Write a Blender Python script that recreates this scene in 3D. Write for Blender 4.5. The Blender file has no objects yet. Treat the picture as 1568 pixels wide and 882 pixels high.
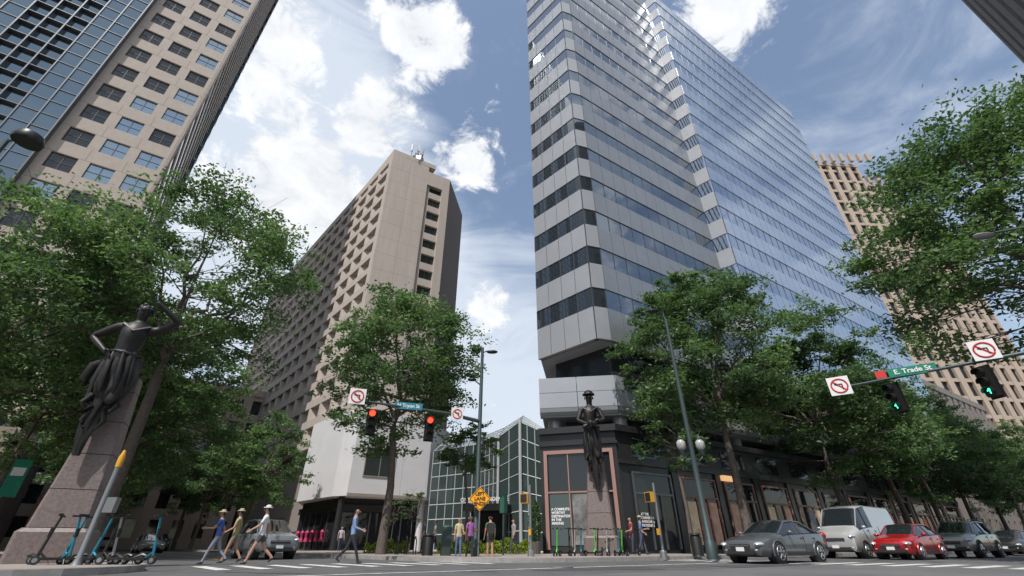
import bpy, math, random
import numpy as np
from mathutils import Vector, Matrix
random.seed(7)
sc=bpy.context.scene
sc.view_settings.view_transform='Standard'
try: sc.view_settings.look='None'
except: pass
# ------------------------------------------------------------ materials
MATS={}
def mat(name,col,rough=.7,metal=0.0,var=0.0,scale=3.0,bump=0.0,emit=0,spec=.5,streak=False,coat=0):
    if name in MATS: return MATS[name]
    m=bpy.data.materials.new(name); m.use_nodes=True
    nt=m.node_tree; b=nt.nodes['Principled BSDF']
    b.inputs['Base Color'].default_value=(*col,1); b.inputs['Roughness'].default_value=rough
    b.inputs['Metallic'].default_value=metal; b.inputs['Specular IOR Level'].default_value=spec
    if coat: b.inputs['Coat Weight'].default_value=coat; b.inputs['Coat Roughness'].default_value=.05
    if emit: b.inputs['Emission Color'].default_value=(*col,1); b.inputs['Emission Strength'].default_value=emit
    if var or bump:
        tc=nt.nodes.new('ShaderNodeTexCoord'); mp=nt.nodes.new('ShaderNodeMapping')
        nt.links.new(tc.outputs['Object'],mp.inputs['Vector'])
        if streak: mp.inputs['Scale'].default_value=(1,1,.12)
        n=nt.nodes.new('ShaderNodeTexNoise'); n.inputs['Scale'].default_value=scale; n.inputs['Detail'].default_value=6; n.inputs['Roughness'].default_value=.65
        nt.links.new(mp.outputs[0],n.inputs['Vector'])
        if var:
            r=nt.nodes.new('ShaderNodeMapRange'); r.inputs[1].default_value=.25; r.inputs[2].default_value=.75
            r.inputs[3].default_value=1-var; r.inputs[4].default_value=1+var
            nt.links.new(n.outputs[0],r.inputs[0])
            mx=nt.nodes.new('ShaderNodeVectorMath'); mx.operation='SCALE'; mx.inputs[0].default_value=col
            nt.links.new(r.outputs[0],mx.inputs['Scale']); nt.links.new(mx.outputs[0],b.inputs['Base Color'])
        if bump:
            bp=nt.nodes.new('ShaderNodeBump'); bp.inputs['Strength'].default_value=bump; bp.inputs['Distance'].default_value=.02
            nt.links.new(n.outputs[0],bp.inputs['Height']); nt.links.new(bp.outputs[0],b.inputs['Normal'])
    MATS[name]=m; return m
asphalt=mat('asphalt',(.09,.09,.092),.85,var=.3,scale=.8,bump=.3)
asphalt2=mat('asphalt_road',(.115,.115,.118),.8,var=.35,scale=.35,bump=.2)
tarm=mat('tar_patch',(.065,.065,.067),.7,var=.3,scale=2)
paving=mat('paving',(.28,.24,.215),.8,var=.2,scale=1.3)
kerbm=mat('granite_kerb',(.30,.29,.28),.7,var=.25,scale=4)
white_paint=mat('white_paint',(.55,.55,.53),.7,var=.4,scale=3)
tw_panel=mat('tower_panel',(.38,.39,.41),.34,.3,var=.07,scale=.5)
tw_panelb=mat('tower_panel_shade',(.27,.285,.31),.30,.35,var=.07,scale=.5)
tw_panel2=mat('tower_spandrel_glass',(.55,.60,.67),.10,.8,var=.06,scale=.3)
tw_glass=mat('tower_glass',(.17,.205,.25),.03,.85,spec=.8)
tw_glass2=mat('tower_mirror_glass',(.42,.48,.57),.03,.95)
dark=mat('dark_core',(.02,.02,.022),.5)
mull=mat('mullion',(.10,.10,.11),.4,.5)
soffit=mat('soffit',(.25,.25,.26),.6)
conc=mat('hotel_concrete',(.45,.39,.345),.85,var=.12,scale=1.2,streak=True,bump=.1)
concd=mat('hotel_shade_and_joint',(.27,.235,.21),.85,var=.1)  # darker copy of the hotel concrete: recess and side-face shade in colour; also joints
winblk=mat('window_dark',(.03,.035,.04),.06,.3,spec=.8)
winhot=mat('hotel_window',(.045,.06,.057),.08,.35,spec=.8)
stucco=mat('podium_white',(.60,.59,.60),.8,var=.06,scale=.6)
lt_conc=mat('precast_tan',(.45,.385,.33),.8,var=.10,scale=1.5)
lt_concd=mat('precast_joint',(.25,.2,.17),.8)
lt_glass=mat('curtain_glass',(.16,.21,.25),.05,.85)
lt_glass2=mat('window_reflective',(.28,.35,.41),.03,.9)
steelb=mat('steel_frame',(.16,.17,.18),.4,.6)
granite=mat('black_granite',(.03,.03,.032),.3,0,var=.3,scale=20,spec=.4)
terra=mat('terracotta_frame',(.33,.19,.16),.6)
shopg=mat('shop_glass',(.02,.023,.027),.04,0,spec=.5)
whitef=mat('white_frame',(.42,.45,.45),.5)
aglass=mat('atrium_glass',(.06,.085,.085),.05,.35,spec=.4)
beige=mat('limestone',(.42,.34,.275),.85,var=.1,scale=.4)
brownb=mat('brown_precast',(.22,.195,.18),.8,var=.1)
pgran=mat('pink_granite',(.17,.135,.125),.55,var=.4,scale=14)
bronze=mat('bronze',(.030,.029,.028),.48,.45,var=.4,scale=5,bump=.4)
polem=mat('pole_green_grey',(.06,.085,.085),.45,.4)
blackm=mat('black_metal',(.02,.02,.02),.4,.3)
galv=mat('galvanised',(.3,.31,.32),.4,.7)
globe=mat('lamp_globe',(.38,.38,.36),.25)
bark=mat('bark',(.11,.092,.078),.9,var=.4,scale=6,bump=.6)
signw=mat('sign_white',(.75,.75,.75),.5); signk=mat('sign_black',(.02,.02,.02),.5)
signr=mat('sign_red',(.55,.03,.03),.5); signg=mat('sign_green',(.0,.20,.12),.5); signo=mat('sign_orange',(.90,.38,.01),.5)
signb=mat('sign_teal',(.02,.22,.30),.5)
redL=mat('signal_red',(1,.05,.02),.4,emit=3); grnL=mat('signal_green',(.05,1,.5),.4,emit=3)
lens_off=mat('signal_lens_off',(.03,.025,.02),.3)
yell=mat('yellow_paint',(.65,.33,.03),.5)
tyre=mat('tyre',(.02,.02,.02),.85); rim=mat('rim',(.45,.46,.48),.3,.85)
carg=mat('car_glass',(.02,.025,.03),.03,.2,spec=.9); hl=mat('headlight',(.6,.62,.65),.1,.4); tl=mat('tail_light',(.35,.01,.01),.2)
skinA=mat('skin_a',(.42,.24,.17),.6); skinB=mat('skin_b',(.14,.075,.05),.6)
def foliage(name,c1,c2):
    m=bpy.data.materials.new(name); m.use_nodes=True; nt=m.node_tree; nt.nodes.clear()
    o=nt.nodes.new('ShaderNodeOutputMaterial'); a=nt.nodes.new('ShaderNodeAttribute'); a.attribute_name='lv'
    r=nt.nodes.new('ShaderNodeValToRGB'); r.color_ramp.elements[0].color=(*c1,1); r.color_ramp.elements[1].color=(*c2,1)
    nt.links.new(a.outputs['Fac'],r.inputs[0])
    p=nt.nodes.new('ShaderNodeBsdfPrincipled'); p.inputs['Roughness'].default_value=.5; p.inputs['Specular IOR Level'].default_value=.35
    t=nt.nodes.new('ShaderNodeBsdfTranslucent'); mx=nt.nodes.new('ShaderNodeMixShader'); mx.inputs[0].default_value=.40
    hs=nt.nodes.new('ShaderNodeVectorMath'); hs.operation='MULTIPLY'; hs.inputs[1].default_value=(1.25,1.35,.8); nt.links.new(r.outputs[0],hs.inputs[0])
    nt.links.new(r.outputs[0],p.inputs['Base Color']); nt.links.new(hs.outputs[0],t.inputs[0])
    nt.links.new(p.outputs[0],mx.inputs[1]); nt.links.new(t.outputs[0],mx.inputs[2]); nt.links.new(mx.outputs[0],o.inputs[0])
    return m
leafA=foliage('foliage_oak',(.062,.115,.052),(.145,.235,.095))
leafB=foliage('foliage_shrub',(.12,.19,.03),(.32,.38,.06))
# ------------------------------------------------------------ mesh builder
def V(*a): return Vector(a)
class MB:
    def __init__(s): s.v=[];s.f=[];s.m=[];s.mats=[]
    def mi(s,m):
        if m not in s.mats: s.mats.append(m)
        return s.mats.index(m)
    def poly(s,pts,m):
        i=len(s.v); s.v+= [tuple(p) for p in pts]; s.f.append(tuple(range(i,i+len(pts)))); s.m.append(s.mi(m))
    def hexa(s,P,m):
        i=len(s.v); s.v+=[tuple(p) for p in P]; k=s.mi(m)
        for q in ((0,3,2,1),(4,5,6,7),(0,1,5,4),(1,2,6,5),(2,3,7,6),(3,0,4,7)):
            s.f.append(tuple(i+a for a in q)); s.m.append(k)
    def box(s,c,sz,m,rz=0,M=None):
        x,y,z=[a/2 for a in sz]; R=Matrix.Rotation(rz,3,'Z')
        P=[V(*c)+R@V(a,b,d) for d in (-z,z) for a,b in ((-x,-y),(x,-y),(x,y),(-x,y))]
        if M is not None: P=[M@p for p in P]
        s.hexa(P,m)
    def wb(s,W,s0,s1,z0,z1,d0,d1,m):
        p,u,n=W
        def q(a,z,d): return (p[0]+u[0]*a+n[0]*d,p[1]+u[1]*a+n[1]*d,z)
        s.hexa([q(s0,z0,d1),q(s1,z0,d1),q(s1,z0,d0),q(s0,z0,d0),q(s0,z1,d1),q(s1,z1,d1),q(s1,z1,d0),q(s0,z1,d0)],m)
    def wq(s,W,s0,s1,z0,z1,d,m,tilt=0):
        p,u,n=W
        a=random.uniform(-tilt,tilt); b=random.uniform(-tilt,tilt)
        P=[]
        for (x,z) in ((s0,z0),(s1,z0),(s1,z1),(s0,z1)):
            dd=d+a*(x-(s0+s1)/2)+b*(z-(z0+z1)/2)
            P.append((p[0]+u[0]*x+n[0]*dd,p[1]+u[1]*x+n[1]*dd,z))
        s.poly(P,m)
    def prism(s,pl,z0,z1,m,mt=None):
        n=len(pl); mt=mt or m
        a=sum(pl[i][0]*pl[(i+1)%n][1]-pl[(i+1)%n][0]*pl[i][1] for i in range(n))
        if a<0: pl=pl[::-1]
        s.poly([(x,y,z1) for x,y in pl],mt); s.poly([(x,y,z0) for x,y in pl[::-1]],m)
        for i in range(n):
            a,b=pl[i],pl[(i+1)%n]; s.poly([(a[0],a[1],z0),(b[0],b[1],z0),(b[0],b[1],z1),(a[0],a[1],z1)],m)
    def loft(s,rings,m,cap=True):
        i0=len(s.v); n=len(rings[0]); k=s.mi(m)
        for r in rings: s.v+=[tuple(p) for p in r]
        for j in range(len(rings)-1):
            for i in range(n):
                a=i0+j*n+i; b=i0+j*n+(i+1)%n
                s.f.append((a,b,b+n,a+n)); s.m.append(k)
        if cap:
            s.f.append(tuple(i0+i for i in range(n))[::-1]); s.m.append(k)
            s.f.append(tuple(i0+(len(rings)-1)*n+i for i in range(n))); s.m.append(k)
    def path(s,pts,rad,m,n=8,cap=True):
        pts=[V(*p) for p in pts]; rings=[]
        for i,p in enumerate(pts):
            d=(pts[min(i+1,len(pts)-1)]-pts[max(i-1,0)]).normalized()
            a=d.cross(V(0,0,1)) if abs(d.z)<.95 else d.cross(V(1,0,0)); a.normalize(); b=a.cross(d)
            rings.append([p+(a*math.cos(2*math.pi*k/n)-b*math.sin(2*math.pi*k/n))*rad[i]*-1 for k in range(n)])
        s.loft(rings,m,cap)
    def tube(s,p,q,r0,m,r1=None,n=8): s.path([p,q],[r0,r0 if r1 is None else r1],m,n)
    def sph(s,c,r,m,nu=12,nv=8,M=None):
        if not hasattr(r,'__len__'): r=(r,r,r)
        rings=[]
        for j in range(nv+1):
            t=-math.pi/2+math.pi*j/nv; t=max(-1.55,min(1.55,t))
            ring=[V(c[0]+r[0]*math.cos(t)*math.cos(2*math.pi*i/nu),c[1]+r[1]*math.cos(t)*math.sin(2*math.pi*i/nu),c[2]+r[2]*math.sin(t)) for i in range(nu)]
            if M is not None: ring=[M@p for p in ring]
            rings.append(ring)
        s.loft(rings,m)
    def obj(s,name,parent=None,smooth=False,M=None,ang=40):
        me=bpy.data.meshes.new(name); me.from_pydata(s.v,[],s.f)
        for m in s.mats: me.materials.append(m)
        me.polygons.foreach_set('material_index',s.m)
        if smooth:
            me.polygons.foreach_set('use_smooth',[True]*len(s.f))
            me.update(); 
            try: me.set_sharp_from_angle(angle=math.radians(ang))
            except Exception: pass
        o=bpy.data.objects.new(name,me); sc.collection.objects.link(o)
        if parent: o.parent=parent
        if M is not None: o.matrix_world=M
        me.update(); return o
def wall(p,q):
    d=V(q[0]-p[0],q[1]-p[1]); L=d.length; u=d/L
    return ((p[0],p[1]),(u.x,u.y),(u.y,-u.x)),L
def facing(loc,n,up=(0,0,1)):
    n=V(*n).normalized(); up=V(*up); u=up.cross(n).normalized(); v=n.cross(u)
    M=Matrix((u,v,n)).transposed().to_4x4(); M.translation=V(*loc); return M
def text(s,size,loc,n,m,parent=None,align='CENTER',name='lettering'):
    c=bpy.data.curves.new(name,'FONT'); c.body=s; c.size=size; c.align_x=align; c.align_y='CENTER'; c.extrude=.004; c.offset=.006; c.materials.append(m)
    o=bpy.data.objects.new(name,c); sc.collection.objects.link(o); o.matrix_world=facing(loc,n)
    if parent: 
        bpy.context.view_layer.update(); o.parent=parent; o.matrix_parent_inverse=parent.matrix_world.inverted()
    return o
T=V(.84,.542); N=V(-.675,.738)
# ------------------------------------------------------------ ground
g=MB(); R=1500; g.poly([(-R,-R,0),(R,-R,0),(R,R,0),(-R,R,0)],asphalt); g.obj('ground')
g=MB(); g.poly([(-150,-86,.004),(200,140,.004),(208,127,.004),(-140,-98,.004)],asphalt2); g.obj('trade_street_road')
def strip(b,c,d,w,l0,l1,z,m):
    d=V(*d).normalized(); n=V(-d.y,d.x); c=V(*c)
    P=[c+d*l0-n*w/2,c+d*l1-n*w/2,c+d*l1+n*w/2,c+d*l0+n*w/2]
    b.poly([(p.x,p.y,z) for p in P],m)
def round_corner(p,c,q,r,n=7):
    c=V(*c); a=(V(*p)-c).normalized(); b=(V(*q)-c).normalized(); out=[]
    A=c+a*r; B=c+b*r
    for i in range(n+1):
        t=i/n; out.append(tuple(A*(1-t)**2+c*2*t*(1-t)+B*t*t))
    return out
def sidewalk(name,poly,m=paving):
    b=MB(); b.prism(poly,-.2,.146,kerbm,kerbm)
    n=len(poly); P=[V(*p) for p in poly]
    a=sum(P[i].x*P[(i+1)%n].y-P[(i+1)%n].x*P[i].y for i in range(n))
    if a<0: P=P[::-1]
    Q=[]
    for i in range(n):
        d=((P[(i+1)%n]-P[i]).normalized()+(P[i]-P[i-1]).normalized()).normalized()
        Q.append(P[i]+V(-d.y,d.x)*.2)
    b.poly([(p.x,p.y,.150) for p in Q],m); return b.obj(name)
c1=V(-.9,18.2); far_t=c1+T*260; far_n=c1+N*220
sidewalk('pavement',round_corner(far_n,c1,far_t,5)+[tuple(far_t),tuple(far_t+N*200),tuple(far_n)])
c2=V(-8,12); lt_=c2-T*150; ln=c2+N*220
sidewalk('pavement',round_corner(lt_,c2,ln,3.5)+[tuple(ln),tuple(ln-T*140),tuple(lt_)])
c3=V(15.5,8.0); sidewalk('pavement',round_corner(c3+N*-90,c3,c3+T*250,5)+[tuple(c3+T*250),tuple(c3+T*250-N*90),tuple(c3-N*90)])
g=MB()
for i in range(9): strip(g,V(-7.4,13.6)+T*(i*1.05)+N*.5,N,.4,0,3.2,.009,white_paint)
for i in range(16): strip(g,V(15.0,11.5)+N*(i*1.0),T,.45,1.2,4.4,.009,white_paint)
strip(g,V(12,13),T,.12,8,120,.009,yell); strip(g,V(12.15,12.75),T,.12,8,120,.009,yell)
strip(g,V(10.4,18.6),T,.12,9,120,.009,white_paint)
strip(g,V(-3,12.4),T,.2,-5,14,.009,white_paint); 
strip(g,V(-12.4,22.6),N,.12,2,90,.009,yell)
for q in range(5):
    strip(g,V(-6+q*3.2,12.6+q*1.1),(1,.1*q-.3),.12,-1.2,2.5,.007,tarm)
strip(g,V(2,14.6),(1,.2),1.3,-1.5,2.2,.006,tarm); strip(g,V(9,17.5),T,1.0,-3,2.2,.006,tarm)
g.obj('road_markings')
b=MB(); b.path([(1.5,15.6,.0),(1.5,15.6,.012)],[.36,.35],blackm,24); b.path([(1.5,15.6,.012),(1.5,15.6,.02)],[.30,.30],galv,24); b.obj('manhole_cover')
# ------------------------------------------------------------ glass office tower
L_=(2.23,34.3);A_=(6.32,30.0);B_=(7.45,30.35);C_=(22.8,40.24);D_=(24.0,38.97);E_=(60.3,62.4)
Fb=(48,80)
b=MB()
plan=[L_,A_,B_,C_,D_,E_,Fb,(6,58)]
cx=V(28,52)
pin=[tuple(V(*p)+(cx-V(*p)).normalized()*.25) for p in plan]
b.prism(pin,13.9,82,dark)
zg0=16.55; fl=4.05
for (p,q,kind) in ((L_,A_,0),(A_,B_,0),(B_,C_,0),(C_,D_,1),(D_,E_,1),(E_,Fb,0)):
    W,L=wall(p,q)
    np_=max(1,round(L/1.5)); w=L/np_
    pm=tw_panel if kind==0 else tw_panel2; gm=tw_glass if kind==0 else tw_glass2
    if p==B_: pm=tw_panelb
    if p==C_: pm=tw_panel; gm=tw_glass2
    gh=1.75 if kind==0 else 1.9
    z=13.9; fi=0
    while z<81:
        zt=min(zg0+fl*fi,82)
        for k in range(np_):
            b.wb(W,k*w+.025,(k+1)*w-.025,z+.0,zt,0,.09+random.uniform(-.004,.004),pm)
        if zt<80:
            for k in range(np_):
                b.wq(W,k*w,(k+1)*w,zt,zt+gh,.02,gm,.005)
                b.wb(W,k*w-.03,k*w+.03,zt,zt+gh,.0,.05,mull)
        z=zt+gh; fi+=1
    b.wb(W,0,L,13.85,13.9,-.4,.09,soffit)
b.prism(pin,13.75,13.85,soffit)
cen=V(20,45)
def shr(pl,d): return [tuple(V(*p)+(cen-V(*p)).normalized()*d) for p in pl]
pl=[L_,A_,B_,C_,(40,54),(30,60),(8,52)]
b.prism(shr(pl,1.7),11,13.8,winblk)
pl2=[(1.95,31.0),(7.3,30.15),(21.5,39.4),(24,41),(40,53),(30,60),(4,50)]
for i in range(3):
    W,L=wall(pl2[i],pl2[i+1]) ; n=max(1,round(L/2.7)); w=L/n
    for k in range(n):
        b.wb(W,k*w+.02,(k+1)*w-.02,8.9,9.95,0,.12,tw_panel); b.wb(W,k*w+.02,(k+1)*w-.02,9.98,11.05,0,.12,tw_panel)
        p,u,nn=W
        prof=[(.12,8.88),(.05,8.62),(-.15,8.42),(-.5,8.3)]
        for (d0,z0),(d1,z1) in zip(prof,prof[1:]):
            def q(s_,z_,d_): return (p[0]+u[0]*s_+nn[0]*d_,p[1]+u[1]*s_+nn[1]*d_,z_)
            b.poly([q(k*w+.02,z1,d1),q((k+1)*w-.02,z1,d1),q((k+1)*w-.02,z0,d0),q(k*w+.02,z0,d0)],tw_panel)
b.prism(shr(pl2,.25),8.3,11.0,soffit)
b.prism(shr(pl2,2.5),0,8.3,dark)
for c in ((3.1,32.2),(7.6,31.3),(13.0,34.7),(19,38.8),(24.5,42.5)):
    b.tube((c[0],c[1],6),(c[0],c[1],8.4),.5,tw_panel,n=16)
tower=b.obj('office_tower')
# black granite retail podium
b=MB(); Q0=(1.85,30.4);Q1=(6.6,29.0);Q2=(55,60.2)
b.prism([Q0,Q1,Q2,(50,68),(3,37)],0,7.2,granite)
W,L=wall(Q0,Q1)
b.wb(W,-.05,L+.1,6.95,7.35,0,.25,granite); b.wb(W,-.05,L+.1,6.2,6.35,0,.12,granite)
for s0,s1,z0,z1 in ((.25,.47,.35,5.9),(L-.47,L-.25,.35,5.9),(.47,L-.47,5.68,5.9)): b.wb(W,s0,s1,z0,z1,0,.14,terra)
b.wb(W,.47,L-.47,.35,5.68,0,.03,shopg)
for s_ in (1.78,3.2): b.wb(W,s_,s_+.07,.35,5.68,.03,.1,terra)
b.wb(W,.47,L-.47,3.38,3.47,.03,.1,terra); b.wb(W,.47,L-.47,.15,.5,0,.12,granite)
b.wb(W,.55,1.77,.55,3.36,.04,.06,mat('poster_slate',(.07,.095,.10),.5))
b.wb(W,1.95,3.15,.6,3.3,.04,.06,mat('poster_photo',(.18,.18,.18),.5,var=.8,scale=1.6))
b.wb(W,3.35,4.3,.6,2.9,.04,.06,mat('poster_light',(.42,.37,.33),.5,var=.5,scale=2))
W2,L2=wall(Q1,Q2)
b.wb(W2,-.05,L2,6.95,7.35,0,.25,granite); b.wb(W2,0,L2,5.0,5.25,0,.18,granite)
k=0; s_=1.0
pst=[mat('poster_a',(.50,.30,.22),.5,var=.8,scale=1.1,emit=.12),mat('poster_b',(.16,.22,.28),.5,var=.8,scale=2.2,emit=.1),mat('poster_c',(.6,.48,.32),.5,var=.6,scale=1.5,emit=.12),mat('poster_d',(.5,.13,.10),.5,var=.6,scale=1.9,emit=.12)]  # faint glow put into the posters for the lighting of the shop windows
while s_+4.2<L2:
    b.wb(W2,s_,s_+3.6,.35,4.6,0,.04,shopg)
    fr_=terra if k>0 else steelb
    for a0,a1,z0,z1 in ((0,.12,.35,4.6),(3.48,3.6,.35,4.6),(.12,3.48,4.48,4.6),(.12,3.48,3.3,3.42),(1.2,1.28,.35,3.3),(2.3,2.38,.35,3.3)):
        b.wb(W2,s_+a0,s_+a1,z0,z1,.04,.13,fr_)
    for j in range(3): 
        if k>=1 and (k+j)%4: b.wb(W2,s_+.25+j*1.1,s_+1.1+j*1.1,.6,3.1,.045,.07,pst[(k*2+j)%4])
    b.wb(W2,s_+3.75,s_+4.25,0,5,0,.15,granite)
    b.wb(W2,s_+.4,s_+3.2,5.5,6.7,0,.03,winblk)
    s_+=4.7;k+=1
b.wb(W2,10,11.3,4.6,4.95,.15,.4,mat('shop_light',(.9,.55,.25),.5,emit=.8))
pod=b.obj('retail_podium_building')
def onW(Wx,s,z,d): return (Wx[0][0]+Wx[1][0]*s+Wx[2][0]*d,Wx[0][1]+Wx[1][1]*s+Wx[2][1]*d,z)
nW=V(W[2][0],W[2][1],0)
text('A COMMUTE-\nWORTHY\nDESTINATION\nIN THE\nMAKING',.19,onW(W,.62,2.1,.07),nW,mat('poster_lettering',(.85,.85,.85),.5),pod,'LEFT')
nW2=V(W2[2][0],W2[2][1],0); text('AT THE\nCORNER OF\nAWESOME &\nINCREDIBLE',.2,onW(W2,1.3,1.9,.12),nW2,signw,pod,'LEFT')
# ------------------------------------------------------------ hotel
F=(-20.3,53.0);G=(-11.2,58.4);H=(-9.97,68.3);FL=(-65,102)
b=MB(); Wl,Ll=wall(FL,F); We,Le=wall(F,G); Wr,Lr=wall(G,H)
inn=[tuple(V(*FL)+V(.7,.9)),tuple(V(*F)+V(.95,1.3)),tuple(V(*G)+V(-.9,.9)),tuple(V(*H)+V(-.6,0)),(-50,112)]
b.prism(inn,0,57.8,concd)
z0=11.5; nf=16; fh=2.9; nb=17; bw=(Ll-1.2)/nb
b.wb(Wl,0,Ll,57.2,58.7,-1,.0,conc)
b.wb(Wl,Ll-1.2,Ll,10,57.2,-1.2,0,conc)
for i in range(nf):
    z=z0+i*fh
    b.wb(Wl,0,Ll-1.2,z,z+1.1,-1.0,0,conc)
    for k in range(nb):
        s0=k*bw
        p,u,n=Wl
        def q(s,d): return (p[0]+u[0]*s+n[0]*d,p[1]+u[1]*s+n[1]*d)
        P=[(s0,-.02),(s0+.5,-.02),(s0+1.6,-.9),(s0,-.9)]
        b.prism([q(a,d) for a,d in P],z+1.1,z+fh,conc)
        b.wb(Wl,s0+1.6,s0+bw,z+1.1,z+fh,-1.0,-.9,winhot)
        b.wb(Wl,s0+(1.6+bw)/2-.04,s0+(1.6+bw)/2+.04,z+1.1,z+fh,-.9,-.84,mull)
b.wb(We,0,6.5,10,58.7,-1,0,conc)
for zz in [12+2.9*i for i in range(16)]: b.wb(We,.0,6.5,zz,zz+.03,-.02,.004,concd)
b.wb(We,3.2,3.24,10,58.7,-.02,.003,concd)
b.wb(We,9.3,Le,10,57.6,-1,0,conc); b.wb(We,6.5,9.3,54.6,57.6,-1,-.0,conc)
for i in range(15):
    z=z0+i*fh
    b.wb(We,6.5,9.3,z,z+1.25,-1,-.35,conc)
    b.wb(We,6.5,7.1,z+1.25,z+fh,-1,-.35,conc)
    b.wb(We,7.1,9.3,z+1.25,z+fh,-1,-.8,winhot)
    b.wb(We,8.1,8.18,z+1.25,z+fh,-.8,-.74,mull)
b.wb(Wr,0,Lr,10,57.6,-.8,0,concd)  # shade of this side face is put into the darker concrete colour
b.prism([F,tuple(V(*F)+V(3.9*1.7,3.9)),tuple(V(*F)+V(3.9*1.7-8,16)),tuple(V(*F)+V(-12,14))],58.7,59.6,conc)
rng=random.Random(3)
for i in range(9):
    x=-18.8+rng.uniform(0,3.4); y=54.6+rng.uniform(0,2)
    h=rng.uniform(1.6,3); b.tube((x,y,59.5),(x,y,59.6+h),.05,galv)
    b.box((x,y-.15,59.5+h*.8),(.28,.14,1.5),whitef,rng.uniform(-1,1))
b.box((-17,56.3,60.2),(2,1.6,1.2),galv)
P1=(-23.7,53.4);P2=(-16.9,46);P3=(-9,50.7)
b.prism([P1,tuple(V(*P2)+V(-.7,1.1)),tuple(V(*P2)+V(1.0,.35)),P3,(-8,58),(-30,75)],4.7,13,stucco)
b.prism([(-24,56),(-17.3,48.6),(-9.5,52.5),(-8,60),(-28,74)],0,4.7,dark)
Wp,Lp=wall(tuple(V(*P2)+V(1.0,.35)),P3)
b.wb(Wp,1.3,4.3,6.6,9.2,-.02,.03,winhot)
for s0,s1,zz0,zz1 in ((1.2,1.3,6.5,9.3),(4.3,4.4,6.5,9.3),(1.3,4.3,6.5,6.6),(1.3,4.3,9.2,9.3),(2.78,2.84,6.6,9.2)): b.wb(Wp,s0,s1,zz0,zz1,-.02,.07,concd)
b.wb(Wp,0,Lp,4.7,4.95,0,.06,concd)
for s_ in (2.2,5.2): b.wb(Wp,s_,s_+.02,9.4 if s_<4.5 else 4.95,13,0,.003,concd)
Wq,Lq=wall((-24,56),(-17.3,48.6)); Wq2,Lq2=wall((-17.3,48.6),(-9.5,52.5))
for WW,LL in ((Wq,Lq),(Wq2,Lq2)):
    s_=0
    while s_<LL-1.5:
        b.wb(WW,s_+.1,s_+1.5,.4,3.4,0,.04,shopg); b.wb(WW,s_-.05,s_+.08,0,4,0,.1,steelb); s_+=1.6
    b.wb(WW,0,LL,3.5,4.1,0,.35,granite)
for i in range(6):
    s_=1.0+i*1.35; m_=mat('mannequin_pink',(.5,.04,.13),.6)
    b.path([onW(Wq,s_,.9,.25),onW(Wq,s_,1.3,.25),onW(Wq,s_,1.75,.25),onW(Wq,s_,1.95,.25)],[.24,.13,.22,.06],m_,8)
b.tube((-9.6,51.5,0),(-9.6,51.5,4.7),.35,stucco,n=12)
b.tube((-16.6,47.2,0),(-16.6,47.2,4.7),.3,granite,n=12)
hotel=b.obj('hotel_building')
# ------------------------------------------------------------ precast tower
J=(-41.6,38.0); JL=tuple(V(*J)-V(1.55,1)*5.44); JLL=tuple(V(*J)-V(1.55,1)*26); JB=(-66.9,65.6)
b=MB(); 
back=tuple(V(*JLL)+(V(*JB)-V(*J)))
core=[tuple(V(*J)+V(-.5,.1)),tuple(V(*JB)+V(-.5,0)),back,tuple(V(*JLL)+V(.1,.4))]
b.prism(core,0,150,dark)
W,L=wall(JL,J); fl3=3.9
cols=[(.8,3.0),(4.0,6.2),(7.2,9.4)]
nfl=38
for i in range(nfl):
    z=2+i*fl3
    b.wb(W,0,L,z-.0,z+1.75,-.3,0,lt_conc)
    e=0
    for (a,c) in cols:
        b.wb(W,e,a,z+1.75,z+fl3,-.3,-.0,lt_conc); e=c
        b.wq(W,a,c,z+1.75,z+fl3,-.2,lt_glass2 if (a>7 and i%3!=1) or random.random()<.25 else winblk,.006)
        b.wb(W,(a+c)/2-.03,(a+c)/2+.03,z+1.75,z+fl3,-.2,-.14,mull); b.wb(W,a,c,z+2.8,z+2.85,-.2,-.15,mull)
    b.wb(W,e,L,z+1.75,z+fl3,-.3,-.0,lt_conc)
    b.wb(W,0,L,z+.03,z+.08,-.02,.004,lt_concd)
    for s_ in (3.5,6.7): b.wb(W,s_-.025,s_+.025,z+.08,z+1.75,-.02,.003,lt_concd)
W3,L3=wall(JLL,JL)
bays=int(L3/1.6); w=L3/bays
for i in range(nfl*2):
    z=2+i*fl3/2
    for k in range(max(0,bays-14),bays):
        b.wq(W3,k*w,(k+1)*w,z,z+fl3/2,.6 if (bays-k)%6<3 else .2,lt_glass,.006)
    b.wb(W3,L3-14*w,L3,z-.04,z+.04,-.1,.70,steelb)
for k in range(max(0,bays-14),bays+1): b.wb(W3,k*w-.06,k*w+.06,2,150,-.1,.72,steelb)
Ws,Ls=wall(J,JB)
for i in range(nfl):
    z=2+i*fl3
    b.wb(Ws,0,Ls,z,z+1.3,-.3,0,lt_conc)
    b.wb(Ws,3,Ls-3,z+1.3,z+fl3,-.3,-.1,lt_glass)
    b.wb(Ws,0,3,z+1.3,z+fl3,-.3,-.05,lt_conc); 
    b.wb(Ws,Ls-3,Ls,z+1.3,z+fl3,-.3,.6,lt_glass)
b.prism([tuple(V(*JL)+V(-1,-.7)),tuple(V(*J)+V(.6,-.9)),tuple(V(*JB)+V(1,-.3)),tuple(V(*JB)+V(-4,0))],0,9,lt_concd)
b.obj('precast_office_tower')
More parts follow.
